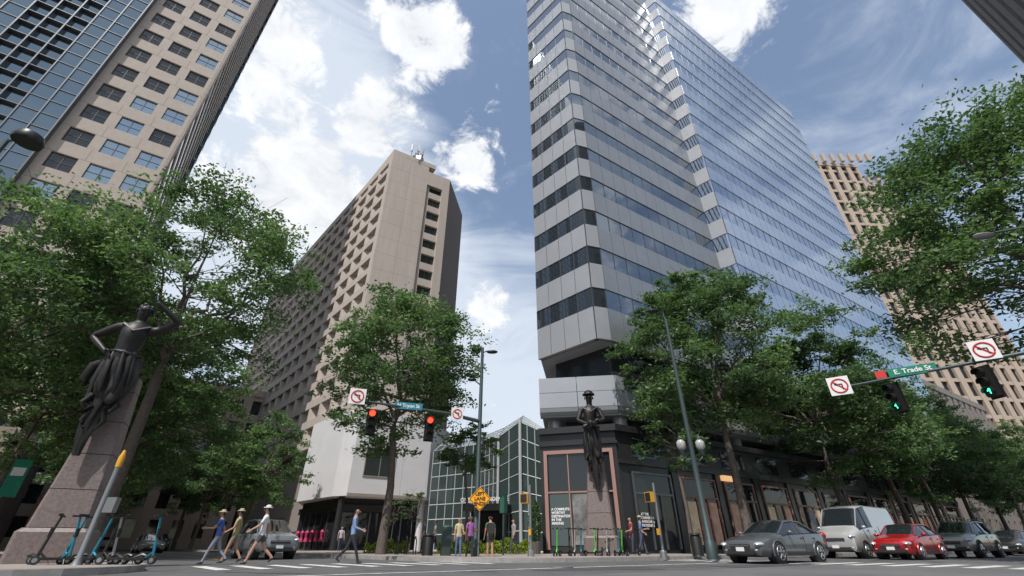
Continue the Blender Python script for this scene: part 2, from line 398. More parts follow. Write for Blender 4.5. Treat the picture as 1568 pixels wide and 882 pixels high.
# ------------------------------------------------------------ other buildings
def gridtower(p,q,depth,z1,fh,bay,mw,mg,win=.5,z0=0,sp=.38):
    b=MB(); d=V(q[0]-p[0],q[1]-p[1]).normalized(); n=V(d.y,-d.x)
    r=tuple(V(*q)-n*depth); s=tuple(V(*p)-n*depth)
    e=.45
    b.prism([tuple(V(*p)-n*e+d*e),tuple(V(*q)-n*e-d*e),tuple(V(*r)+n*e-d*e),tuple(V(*s)+n*e+d*e)],z0,z1-.2,mg)
    for (a,c) in ((p,q),(q,r),(s,p)):
        W,L=wall(a,c); nb=max(1,round(L/bay)); w=L/nb
        for k in range(nb+1): 
            pw=w*(1-win)/2
            b.wb(W,max(0,k*w-pw),min(L,k*w+pw),z0,z1,-.45,.15,mw)
        z=z0
        while z<z1-.5:
            b.wb(W,0,L,z,z+fh*sp,-.45,0,mw); z+=fh
        b.wb(W,0,L,z1-1.2,z1,-.45,.25,mw)
    b.prism([p,q,r,s],z1-.15,z1,mw)
    return b
bb=gridtower((80,91),(101,92.5),30,97,3.9,3.0,beige,winblk,.55,sp=.2)
b2=gridtower((101,92.6),(109,94),26,90,3.9,2.7,beige,winblk,.55,sp=.2)
b3=gridtower((109,94.1),(118,95.6),24,82,3.9,3.0,beige,winblk,.55,sp=.2)
main=bb.obj('limestone_tower'); b2.obj('wing',main); b3.obj('wing_lower',main)
fb=MB()
for i in range(9): fb.box((83+i*2.6,90.8,98),(.9,.8,3),beige)
for i in range(3): fb.box((102.5+i*2.6,92.6,91),(.9,.8,2.4),beige)
fb.obj('crown_fins',main)
gridtower((39.2,20.0),(26,11.5),26,70,4,3.2,brownb,winblk,.4).obj('concrete_office_building')
gridtower((66,71),(100,92.9),14,26,4,3.0,brownb,winblk,.5).obj('brick_office_building')
gridtower((110,100),(160,133),25,34,4,3.0,beige,winblk,.5).obj('stone_office_building')
gridtower((-75,70),(-70,64),30,26,4,3.0,beige,winblk,.5).obj('stone_office_building')
gridtower((-150,150),(-100,165),30,30,4,3.0,brownb,winblk,.5).obj('brick_office_building')
gridtower((-92,108),(-76,95),12,20,4,3.0,beige,winblk,.5).obj('stone_office_building')
gridtower((50,-60),(-15,-75),30,40,4,3.4,beige,winblk,.5).obj('stone_office_building')
gridtower((-60,-60),(-85,-25),30,50,4,3.4,beige,winblk,.5).obj('stone_office_building')
# ------------------------------------------------------------ glass atrium
b=MB()
def glazed(b,P,nu,nv,g=aglass,f=whitef,r=.05):
    P=[V(*p) for p in P]
    for i in range(nu):
        for j in range(nv):
            def q(a,c): return (P[0]*(1-a)+P[1]*a)*(1-c)+(P[3]*(1-a)+P[2]*a)*c
            b.poly([q(i/nu,j/nv),q((i+1)/nu,j/nv),q((i+1)/nu,(j+1)/nv),q(i/nu,(j+1)/nv)],g)
    for i in range(nu+1): b.tube(P[0].lerp(P[1],i/nu),P[3].lerp(P[2],i/nu),r,f,n=4)
    for j in range(nv+1): b.tube(P[0].lerp(P[3],j/nv),P[1].lerp(P[2],j/nv),r,f,n=4)
glazed(b,[(-8.5,50,.15),(-3,46,.15),(-3,46,9.4),(-8.5,50,9.4)],6,7,r=.05)
glazed(b,[(-3,46,.15),(-1.2,41,.15),(-1.2,41,9.0),(-3,46,9.4)],4,7,r=.05)
glazed(b,[(-1.2,41,.15),(.7,39.5,.15),(.7,39.5,10.0),(-1.2,41,9.0)],2,7,r=.05)
glazed(b,[(.7,39.5,.15),(2.6,38.5,.15),(2.6,38.5,8.9),(.7,39.5,10.0)],3,7,r=.05)
glazed(b,[(-3,46,9.4),(-1.2,41,9.0),(-.8,47,11.2),(-2.5,50,11.2)],3,3,r=.05)
glazed(b,[(-8.5,50,9.4),(-3,46,9.4),(-2.5,50,11.2),(-8,54,11.2)],6,2,r=.05)
glazed(b,[(-1.2,41,9.0),(.7,39.5,10.0),(1.2,46,12.2),(-.8,47,11.2)],3,3,r=.05)
glazed(b,[(.7,39.5,10.0),(2.6,38.5,8.9),(3.0,45,10.8),(1.2,46,12.2)],3,3,r=.05)
b.tube((.7,39.3,.15),(.7,39.3,10.3),.14,whitef,n=8); b.tube((-1.2,40.8,.15),(-1.2,40.8,9.2),.12,whitef,n=8)
b.box((-2.0,39.9,3.2),(3.6,2.0,.5),blackm,-.3)
b.tube((-3.6,39.4,.15),(-3.6,39.4,3),.12,blackm); b.tube((-.5,38.4,.15),(-.5,38.4,3),.12,blackm)
b.box((-2.0,40.3,1.6),(2.9,.1,2.8),shopg,-.3)
at=b.obj('glass_atrium_building')
text('ONE INDEPENDENCE',.42,(-2.25,38.85,3.75),(-.29,-.95,0),signw,at)
# ------------------------------------------------------------ trees
def leafmesh(name,P,size,seed,m,up=.35):
    rg=np.random.default_rng(seed); n=len(P)
    a=rg.normal(size=(n,3)); a[:,2]*=.55; a/=np.linalg.norm(a,axis=1,keepdims=True)
    nn=rg.normal(size=(n,3)); nn[:,2]=abs(nn[:,2])+up; 
    bb=np.cross(a,nn); bb/=np.linalg.norm(bb,axis=1,keepdims=True)+1e-6
    l=size*rg.uniform(.7,1.3,(n,1)); w=l*.5
    vs=np.empty((n,4,3)); vs[:,0]=P-a*l*.5; vs[:,1]=P+bb*w*.5+a*l*.05; vs[:,2]=P+a*l*.5; vs[:,3]=P-bb*w*.5+a*l*.05
    me=bpy.data.meshes.new(name); me.vertices.add(4*n); me.vertices.foreach_set('co',vs.reshape(-1).astype(np.float32))
    me.loops.add(4*n); me.loops.foreach_set('vertex_index',np.arange(4*n,dtype=np.int32))
    me.polygons.add(n); me.polygons.foreach_set('loop_start',np.arange(0,4*n,4,dtype=np.int32))
    me.update(calc_edges=True)
    me.materials.append(m); return me
def setlv(me,v):
    at=me.attributes.new('lv','FLOAT','FACE'); at.data.foreach_set('value',v.astype(np.float32))
def tree_mesh(seed,h,r,z0,nc=110,nl=240,size=.25,tr=.26,ry=None,sparse=0,limbs=7):
    rg=np.random.default_rng(seed); ry=ry or r
    zc=z0+(h-z0)*.5; rz=(h-z0)*.5
    lob=rg.normal(size=(9,3)); lob/=np.linalg.norm(lob,axis=1,keepdims=True); lw=rg.uniform(-.25,.25,9)
    C=[]
    while len(C)<nc:
        d=rg.normal(size=3); d/=np.linalg.norm(d); 
        rad=rg.uniform(.3,1)**.5
        k=1+sum(lw[i]*max(0,(d@lob[i]-.6)/.4) for i in range(9))
        p=d*rad*k
        taper=1.0-.2*max(0,p[2])
        if p[2]<-.55 and rg.random()<.4: continue
        C.append(np.array([p[0]*r*taper,p[1]*ry*taper,zc+p[2]*rz*.95]))
    C=np.array(C)
    b=MB(); fork=z0+(h-z0)*.12
    tp=[V(0,0,-.1),V(rg.normal()*.06,rg.normal()*.06,fork*.5),V(rg.normal()*.12,rg.normal()*.12,fork)]
    b.path(tp,[tr*1.35,tr*.95,tr*.8],bark,10)
    nodes=[]
    top=V(rg.normal()*.3,rg.normal()*.3,zc+rz*.55)
    ends=[top]
    for i in range(limbs):
        a=2*math.pi*(i+rg.uniform(-.3,.3))/limbs; q=rg.uniform(.5,.8)
        ends.append(V(math.cos(a)*r*q,math.sin(a)*ry*q,zc+rz*rg.uniform(-.35,.6)))
    for e in ends:
        st=tp[2]
        if e is not top: st=tp[2].lerp(top,rg.uniform(0,.35))
        pts=[]; K=6
        for k in range(K+1):
            t=k/K; p=st.lerp(e,t); p+=V(0,0,math.sin(t*math.pi)*-.06*(e-st).length)
            if 0<k<K: p+=V(rg.normal()*.15,rg.normal()*.15,rg.normal()*.12)
            pts.append(p); nodes.append((p,tr*.55*(1-t*.8)))
        b.path(pts,[max(.03,tr*.55*(1-.8*k/K)) for k in range(K+1)],bark,6)
    nP=np.array([list(p) for p,_ in nodes])
    for c in C:
        d=np.linalg.norm(nP-c,axis=1)+ (nP[:,2]>c[2]+.5)*2; j=int(d.argmin()); s=nodes[j][0]; e=V(*c)
        m_=s.lerp(e,.5)+V(rg.normal()*.2,rg.normal()*.2,rg.normal()*.15)
        rr=min(.05,nodes[j][1]*.5)
        b.path([s,m_,e],[rr,rr*.6,.012],bark,4,False)
        for q in range(2):
            e2=e+V(*(rg.normal(size=3)*.55)); b.path([m_,e2],[rr*.5,.01],bark,3,False)
    P=[];LV=[]
    for c in C:
        cr=rg.uniform(.6,1.2)*r/5.2; n=int(nl*rg.uniform(.6,1.35)*(1-sparse))
        k=rg.integers(4,8); sub=c+rg.normal(size=(k,3))*np.array([.62,.62,.30])*cr
        idx=rg.integers(0,k,n); q=sub[idx]+rg.normal(size=(n,3))*np.array([.32,.32,.15])*cr
        P.append(q); base=rg.uniform(.05,.85); LV.append(np.clip(base+rg.normal(size=n)*.18,0,1))
    P=np.concatenate(P);LV=np.concatenate(LV)
    lm=leafmesh('foliage',P,size,seed+5,leafA); setlv(lm,LV)
    return b,lm
def place_tree(tm,loc,name='street_tree',rz=0,s=1):
    b,lm=tm
    if not hasattr(b,'_o'):
        o=b.obj(name,smooth=True); b._o=o.data
    else:
        o=bpy.data.objects.new(name,b._o); sc.collection.objects.link(o)
    f=bpy.data.objects.new('foliage',lm); sc.collection.objects.link(f); f.parent=o
    o.location=(*loc,.14); o.rotation_euler=(0,0,rz); o.scale=(s,s,s); return o
place_tree(tree_mesh(11,17.0,5.3,5.4,130,250,.25,.22),(-7.2,28))
place_tree(tree_mesh(12,18.4,5.3,5.0,145,290,.26,.24),(13.4,28.4))
place_tree(tree_mesh(13,8.6,2.2,4.0,36,170,.2,.1),(9.8,27.6))
t14=tree_mesh(14,18,5.6,4.5,130,260,.29,.25)
place_tree(t14,(24.5,36.2)); 
t15=tree_mesh(15,17,5.6,4.0,115,230,.33,.25)
place_tree(t15,(33,41.4)); place_tree(t14,(40,46),rz=2,s=.9); place_tree(t15,(47,50.5),rz=1.2,s=.85); place_tree(t14,(54.5,55),rz=4,s=.8); place_tree(t15,(62,60),rz=3,s=.85); place_tree(t14,(70,65),rz=1,s=.85); place_tree(t15,(79,70.5),rz=5,s=.9); place_tree(t14,(90,78),rz=5.5)
place_tree(tree_mesh(16,19.6,6.2,7.0,170,310,.24,.3),(24.2,15.9))
place_tree(tree_mesh(17,20.6,6.0,7,140,280,.24,.28,sparse=.14),(-18.6,22.4))
place_tree(tree_mesh(18,17.2,6,4,150,270,.24,.28),(-24.5,18.2))
place_tree(t14,(-28,26),rz=.7,s=.92)
t19=tree_mesh(19,16.5,6,3.5,120,240,.28,.25)
place_tree(t19,(-25,30)); place_tree(t19,(-32,38),rz=2); place_tree(t15,(-40,47),rz=1); place_tree(t19,(-49,57),rz=4); place_tree(t15,(-58,68),rz=5)
t20=tree_mesh(20,12,4,3.2,80,210,.25,.16)
place_tree(t20,(-23.5,44.2)); place_tree(t20,(-30.5,52),rz=2); place_tree(t20,(-38,60),rz=3,s=1.1); place_tree(t20,(-46,69),rz=1,s=1.2); place_tree(t20,(-56,80),rz=1.6,s=1.3)
place_tree(tree_mesh(21,8.3,2.3,4.2,34,180,.2,.09),(-3.0,32),)
t22=tree_mesh(22,5,1.0,1.8,16,90,.14,.04); place_tree(t22,(-8.3,41),'young_tree'); place_tree(t22,(-9.5,40),'young_tree',rz=2,s=.85)
def hedge(name,pts,w,h,n,m=leafB,size=.16,seed=1):
    rg=np.random.default_rng(seed); P=[]
    for (x0,y0),(x1,y1) in zip(pts,pts[1:]):
        t=rg.random(n)[:,None]; base=np.array([x0,y0])*(1-t)+np.array([x1,y1])*t
        a=rg.random(n)*math.pi; rr=rg.uniform(.6,1,n); bump=.85+.3*np.sin(base[:,0]*5)*np.cos(base[:,1]*4)
        o=np.stack([base[:,0],base[:,1]+np.cos(a)*w*rr,.15+np.sin(a)*h*rr*bump],1); P.append(o)
    P=np.concatenate(P); me=leafmesh(name,P,size,seed,m,0.2); setlv(me,rg.random(len(P)))
    o=bpy.data.objects.new(name,me); sc.collection.objects.link(o); return o
hedge('hedge',[(-9.5,33),(-6.5,31.8)],.6,.75,1800); hedge('hedge',[(-4.4,30.3),(-1.5,30),(1.0,31)],.6,.8,2600,seed=3)
hedge('distant_trees',[(-150,150),(-95,170),(-40,180)],9,14,9000,leafA,.9,5); 
hedge('distant_trees',[(120,95),(180,140)],7,14,6000,leafA,.8,6)
b=MB(); b.path([(0,0,.15),(0,0,.25),(0,0,.75)],[.28,.3,.4],mat('pot',(.12,.11,.1),.6),14); b.tube((0,0,.7),(0,0,1.2),.04,bark)
pot=b.obj('potted_cypress'); rg=np.random.default_rng(4); n=2600; zz=rg.random(n); aa=rg.random(n)*6.28; rr=.42*np.sin(np.pi*np.clip(zz*.85+.15,0,1))**.7*rg.uniform(.6,1,n)
lm=leafmesh('foliage',np.stack([np.cos(aa)*rr,np.sin(aa)*rr,.8+zz*2.2],1),.12,3,leafA); setlv(lm,rg.random(n)*.6)
o=bpy.data.objects.new('foliage',lm); sc.collection.objects.link(o); o.parent=pot; pot.location=(1.35,29.3,0)
# ------------------------------------------------------------ people
def figure(name,loc,head,H=1.75,arms=((10,8,15),(-10,8,15)),legs=((15,5),(-15,15)),top=(.5,.5,.5),bot=(.05,.06,.1),skin=skinA,hair=(.03,.02,.015),short=False,sleeve=.6,override={},statue=None,lean=0,bag=None,hat=None,female=False,hairlong=False,shirtlen=.93,sidehip=0):
    vs=[];rs=[];ed=[];part=[]
    def add(p,r,par=None,pt=None):
        vs.append(V(*p)); rs.append(r if hasattr(r,'__len__') else (r,r))
        if par is not None: ed.append((par,len(vs)-1)); part.append(pt)
        return len(vs)-1
    sh=.155 if female else .175
    pel=add((sidehip,0,.95),(.14,.10)); bel=add((sidehip*.5,.01,1.09),(.118,.088),pel,'torso'); ch=add((0,.015,1.27),(.15,.10),bel,'torso')
    uc=add((0,0,1.41),(.115,.075),ch,'torso'); nk=add((0,.0,1.50),.05,uc,'skin'); hd=add((0,.02,1.565),.062,nk,'head'); hm=add((0,.02,1.645),(.078,.09),hd,'head'); ht=add((0,.012,1.715),(.058,.066),hm,'head')
    hands=[]
    for sd,(sw,ab,el) in zip((-1,1),arms):
        s0=add((sd*sh,0,1.405),.058,uc,'torso')
        if sd in override: e,w=[V(*q) for q in override[sd]]
        else:
            a=math.radians(sw); bb_=math.radians(ab); e=V(sd*sh,0,1.405)+V(sd*math.sin(bb_),math.sin(a),-math.cos(a)*math.cos(bb_))*.28
            a2=a+math.radians(el); w=e+V(sd*math.sin(bb_)*.5,math.sin(a2),-math.cos(a2))*.25
        m_=V(sd*sh,0,1.405).lerp(e,.5)
        mi=add(m_,.050,s0,('arm',0)); ei=add(e,.041,mi,('arm',.5)); fm=add(e.lerp(w,.4),.037,ei,('fore',0)); wi=add(w,.026,fm,('fore',.5))
        d=(w-e).normalized(); pm=add(w+d*.06,(.036,.02),wi,'skin'); hands.append((w,d,sd))
    for sd,(sw,kn) in zip((-1,1),legs):
            h0=add((sidehip+sd*.085,0,.88),.088,pel,('leg',0)); a=math.radians(sw)
            k=V(sidehip+sd*.095,math.sin(a)*.42,.88-math.cos(a)*.42); th=add(V(sidehip+sd*.085,0,.88).lerp(k,.5),.075,h0,('leg',.25)); ki=add(k,.055,th,('leg',.5))
            if statue: continue
            a2=a-math.radians(kn); an=k+V(0,math.sin(a2),-math.cos(a2))*.40
            cf=add(k.lerp(an,.35),.054,ki,('leg',.7)); ai=add(an,.036,cf,('leg',1)); 
            f=math.radians(max(-35,min(20,a2*57.3*.7))); to=an+V(sd*.02,math.cos(f)*.15,-.05+math.sin(f)*.12); add(an+V(0,-.03,-.045),.034,ai,'shoe'); add(to,(.04,.028),ai,'shoe')
    if lean:
        for i,p in enumerate(vs):
            if p.z>.95: vs[i]=V(p.x,p.y+(p.z-.95)*math.tan(math.radians(lean)),p.z)
    zmin=min(p.z for p in vs)-.03 if statue is None else 0
    me=bpy.data.meshes.new('sk'); me.from_pydata([tuple(p) for p in vs],ed,[]); o=bpy.data.objects.new('sk',me); sc.collection.objects.link(o)
    md=o.modifiers.new('s','SKIN'); md.use_smooth_shade=True
    for i,r in enumerate(rs): me.skin_vertices[0].data[i].radius=r; me.skin_vertices[0].data[i].use_root=(i==0)
    ss=o.modifiers.new('u','SUBSURF'); ss.levels=2; ss.render_levels=2
    dg=bpy.context.evaluated_depsgraph_get(); m2=bpy.data.meshes.new_from_object(o.evaluated_get(dg))
    bpy.data.objects.remove(o)
    if statue: mt=[statue]*6
    else:
        mt=[mat('shirt'+str(top),top,.8),mat('trousers'+str(bot),bot,.8),skin,mat('hair'+str(hair),hair,.6),mat('shoe',(.05,.045,.04),.6)]
    m2.materials.clear()
    for m_ in mt[:5]: m2.materials.append(m_)
    E=np.array([[list(vs[a]),list(vs[b_])] for a,b_ in ed]); n=len(m2.polygons)
    cc=np.empty(n*3,dtype=np.float32); m2.polygons.foreach_get('center',cc); cc=cc.reshape(-1,3)
    out=[]
    for c in cc:
        ab=E[:,1]-E[:,0]; t=np.clip(((c-E[:,0])*ab).sum(1)/(ab**2).sum(1),0,1); d=np.linalg.norm(E[:,0]+ab*t[:,None]-c,axis=1); j=int(d.argmin()); pt=part[j]; tt=t[j]
        if pt=='torso': k=0 if c[2]>shirtlen else 1
        elif pt=='head':
            k=3 if (c[2]>1.70 or (c[1]-lean*.011<.005 and c[2]>(1.5 if hairlong else 1.58))) else 2
        elif pt=='skin': k=2
        elif pt=='shoe': k=4
        elif pt[0]=='arm': k=0 if pt[1]+tt*.5<sleeve*1.01 or sleeve>=1 else 2
        elif pt[0]=='fore': k=0 if sleeve>=1.5 else 2
        else:
            k=0 if c[2]>shirtlen else (1 if (not short or pt[1]+tt*.2<.48) else 2)
        out.append(k)
    m2.polygons.foreach_set('material_index',out); m2.polygons.foreach_set('use_smooth',[True]*n)
    body=bpy.data.objects.new(name,m2); sc.collection.objects.link(body)
    b=MB(); sm=mt[2]; ly=math.tan(math.radians(lean))*.68 if lean else 0
    b.path([(0,.10+ly,1.66),(0,.128+ly,1.615)],[.01,.018],sm,6)
    for sd in (-1,1):
        b.sph((sd*.03,.098+ly,1.65),(.013,.008,.008),statue or signk,8,5); b.sph((sd*.08,.015+ly,1.635),(.012,.02,.032),sm,8,6)
    b.sph((0,.102+ly,1.585),(.026,.01,.007),statue or mat('lips',(.3,.08,.07),.5),8,5)
    for (w,d,sd) in hands:
        w=w+V(0,ly*((w.z-.95)/.68) if w.z>.95 else 0,0)
        s_=d.cross(V(1,0,.01)).normalized(); nrm=d.cross(s_)
        for i,l in enumerate((.062,.072,.068,.052)):
            o0=w+d*.085+s_*(i-1.5)*.019; p1=o0+d*l*.5; p2=p1+(d*.8+nrm*.5*(-sd)).normalized()*l*.5
            b.path([o0-d*.02,p1,p2],[.0095,.0085,.007],sm,6)
        t0=w+d*.03+s_*-.03; b.path([t0,t0+(d+s_*-.9).normalized()*.04,t0+(d*1.4+s_*-.7).normalized()*.07],[.012,.01,.008],sm,6)
    if hat:
        hz=1.71; br=.125 if statue else .15
        b.path([(0,.02+ly,hz-.01),(0,.02+ly,hz+.01)],[br,br-.01],hat,16); b.path([(0,.01+ly,hz),(0,.01+ly,hz+.05),(0,.01+ly,hz+.08)],[.092,.085,.05],hat,14)
    if bag: b.box((0,-.17+ly*.5,1.22),(.28,.14,.42),bag)
    if hairlong and not statue: b.path([(0,-.05+ly,1.66),(0,-.085+ly*.9,1.55),(0,-.08+ly*.8,1.42)],[.07,.06,.03],mt[3],8)
    ex=b.obj('face_and_hands',body,smooth=True)
    s=H/1.75; body.scale=(s,s,s); body.rotation_euler=(0,0,head)
    body.location=(loc[0],loc[1],loc[2]-zmin*s if len(loc)>2 else -zmin*s)
    return body,ex
def face_dir(dx,dy): return math.atan2(dy,dx)-math.pi/2
hatm=mat('straw_hat',(.40,.35,.26),.8); bagm=mat('backpack',(.03,.03,.035),.7)
figure('pedestrian',(-8.75,17.6),face_dir(-1,-.35),1.84,arms=((25,10,35),(-25,10,25)),legs=((24,6),(-22,28)),top=(.62,.63,.66),bot=(.07,.07,.075),short=True,hat=mat('cap_white',(.6,.6,.6),.8),shirtlen=.88)
figure('pedestrian',(-10.45,17.9),face_dir(-1,-.3),1.70,arms=((30,10,60),(-20,10,25)),legs=((22,6),(-20,26)),top=(.06,.12,.38),bot=(.25,.27,.32),hat=hatm,female=True,lean=4)
figure('pedestrian',(-10.4,18.9),face_dir(-1,-.2),1.78,arms=((10,10,50),(-10,10,25)),legs=((16,4),(-16,20)),top=(.36,.31,.15),bot=(.28,.23,.16),short=True,hat=hatm)
figure('pedestrian',(-5.95,18.8),face_dir(1,.2),1.86,arms=((-18,8,20),(12,8,60)),legs=((-22,24),(24,5)),top=(.17,.25,.42),bot=(.02,.022,.03),sleeve=2)
figure('pedestrian',(-2.45,23.2,0),face_dir(.3,-1),1.70,arms=((5,8,70),(0,8,10)),legs=((4,2),(-4,4)),top=(.50,.45,.28),bot=(.10,.15,.28),female=True,hairlong=True)
figure('pedestrian',(-1.85,22.3,0),face_dir(.6,-1),1.72,arms=((10,8,80),(-5,8,10)),legs=((8,2),(-8,8)),top=(.30,.10,.32),bot=(.025,.025,.03),female=True,skin=skinB,hairlong=True)
figure('pedestrian',(-.98,22.6,0),face_dir(-.3,1),1.74,arms=((5,8,20),(-5,8,30)),legs=((5,2),(-5,4)),top=(.08,.13,.08),bot=(.05,.05,.05),short=True,bag=bagm)
figure('pedestrian',(6.2,26.0,.15),face_dir(-1,-.2),1.70,arms=((15,8,60),(-10,8,20)),legs=((8,4),(-10,10)),top=(.25,.04,.05),bot=(.05,.06,.10),female=True,hairlong=True)
figure('pedestrian',(6.8,26.4,.15),face_dir(1,-.2),1.78,arms=((15,8,80),(-10,8,60)),legs=((14,4),(-14,16)),top=(.12,.20,.38),bot=(.06,.08,.13),hat=hatm,sleeve=.9)
figure('pedestrian',(-4.6,30.0,.15),face_dir(-1,-.2),1.75,legs=((14,4),(-14,16)),top=(.6,.6,.6),bot=(.03,.03,.05))
figure('pedestrian',(-5.3,30.4,.15),face_dir(-1,-.2),1.72,legs=((-14,14),(14,6)),top=(.05,.08,.2),bot=(.03,.03,.05))
figure('pedestrian',(.1,28.8,.15),face_dir(-1,-.6),1.75,legs=((-14,14),(14,6)),top=(.25,.25,.27),bot=(.06,.06,.09))
figure('pedestrian',(-3.6,35,.15),face_dir(0,-1),1.70,legs=((-10,10),(12,6)),top=(.35,.12,.10),bot=(.06,.06,.10),female=True)
figure('pedestrian',(-13.6,40,.15),face_dir(.6,-1),1.75,legs=((-14,14),(14,6)),top=(.5,.5,.55),bot=(.05,.06,.12))
figure('pedestrian',(-27.5,33,.15),face_dir(1,-1),1.75,legs=((-14,14),(14,6)),top=(.5,.5,.55),bot=(.03,.03,.05))
# ------------------------------------------------------------ statues on granite pedestals
def drape(b,prof,m,seed,dep=.72,sway=.03):
    rg=random.Random(seed); rings=[]; K=26; n=44; ph=[rg.uniform(0,6.28) for _ in range(4)]
    zt,zb=prof[0][0],prof[-1][0]
    for j in range(K+1):
        t=j/K; z=zt+(zb-zt)*t
        for (za,ra),(zc_,rc) in zip(prof,prof[1:]):
            if za>=z>=zc_-1e-6: rad=ra+(rc-ra)*(za-z)/(za-zc_); break
        ring=[]
        for i in range(n):
            a=2*math.pi*i/n
            k=1+.10*math.sin(6*a+ph[0]+5*t)+.08*math.sin(9*a+ph[1]-8*t)+.07*math.sin(3*a+ph[2]+13*t)
            ring.append((math.cos(a)*rad*k+sway*math.sin(5*t+ph[3]),math.sin(a)*rad*k*dep,z))
        rings.append(ring)
    b.loft(rings[::-1],m)
def monument(name,loc,headp,headf,over,hat,seed,figoff,ztop,wk,dw=1):
    b=MB(); 
    def ring(w,d,z,x=0): 
        w*=wk; d*=wk; c=.12*w; return [(-w+c+x,-d,z),(w-c+x,-d,z),(w+x,-d+c,z),(w+x,d-c,z),(w-c+x,d,z),(-w+c+x,d,z),(-w+x,d-c,z),(-w+x,-d+c,z)]
    b.loft([ring(1.12,1.0,.14),ring(1.12,1.0,.9),ring(.98,.9,1.0)],pgran)
    zs=[1.0,2.0,3.0,4.0,5.0,5.5]
    for a,c in zip(zs,zs[1:]):
        wa=.92-.11*(a-1); wc=.92-.11*(c-1)
        b.loft([ring(wa,wa*.85,a+.02),ring(wc,wc*.85,c-.0)],pgran)
        b.loft([ring(wa-.03,wa*.85-.03,a-.02),ring(wa-.03,wa*.85-.03,a+.03)],blackm)
    e=bpy.data.objects.new(name,None); sc.collection.objects.link(e)
    ped=b.obj('pedestal',M=Matrix.Translation(V(loc[0],loc[1],0))@Matrix.Rotation(headp,4,'Z'))
    fig,ex=figure('bronze_figure',(0,0,0),0,1.75,override=over,legs=((10,0),(-4,0)),statue=bronze,hat=bronze if hat else None,sidehip=.025)
    db=MB()
    drape(db,[(1.08,.135),(1.0,.165*dw),(.85,.185*dw),(.68,.18*dw),(.60,.16*dw),(.56,.11),(.40,.085),(.2,.06),(-.05,.03)],bronze,seed)
    db.path([(-.13,.06,1.43),(0,.125,1.33),(.13,.06,1.43)],[.022,.028,.022],bronze,6)
    db.path([(.145*math.cos(i*.5236),.105*math.sin(i*.5236)+.005,1.07+.015*math.sin(i)) for i in range(13)],[.022]*13,bronze,6)
    for i in range(8):
        a=i*.785; db.path([(.13*math.cos(a),.10*math.sin(a),1.10),(.17*dw*math.cos(a+.2),.14*math.sin(a+.2),.92),(.18*dw*math.cos(a+.4),.14*math.sin(a+.4),.72),(.15*math.cos(a+.5),.12*math.sin(a+.5),.60)],[.018,.028,.03,.012],bronze,6)
    for sd in (-1,1):
        db.path([(sd*.10,.04,.58),(sd*.15,.05,.48),(sd*.10,.06,.40),(sd*.06,.06,.45),(sd*.09,.05,.49)],[.04,.035,.03,.022,.015],bronze,6)
        db.path([(sd*.06,.04,.40),(sd*.09,.04,.30),(sd*.05,.05,.22)],[.03,.028,.012],bronze,6)
    if hat: 
        db.sph((0,.2,1.10),(.10,.06,.06),bronze); db.path([(-.13,.19,1.17),(.15,.18,1.04)],[.025,.04],bronze,8)
    else:
        for i in range(14):
            a=i*2.4; db.sph((.07*math.cos(a)*(1-i/40),-.02+.07*math.sin(a),1.66+i*.005),.03,bronze,8,5)
        db.path([(.13,-.05,1.0),(.24,-.08,.92),(.28,-.10,.78),(.22,-.08,.66)],[.05,.06,.05,.015],bronze,8)
    d_=db.obj('drapery',smooth=True,ang=60)
    s=2.85; M2=Matrix.Translation(V(loc[0]+figoff[0],loc[1]+figoff[1],ztop-1.76*s))@Matrix.Rotation(headf,4,'Z')@Matrix.Diagonal((s,s,s,1))
    fig.matrix_world=M2; d_.matrix_world=M2
    ped.parent=e; fig.parent=e; d_.parent=e
    return e
monument('bronze_statue',(-13.15,14.6),.5,face_dir(.55,-1),{1:((.38,-.05,1.25),(.19,.06,1.08)),-1:((-.38,.05,1.56),(-.15,.13,1.71))},False,3,(.15,-.78),8.05,.74,.9)
monument('bronze_statue',(4.6,25.6),-.3,face_dir(-.1,-1),{1:((.25,.06,1.19),(.10,.18,1.10)),-1:((-.25,.06,1.19),(-.09,.18,1.14))},True,5,(-.2,-.75),8.2,.78,.82)
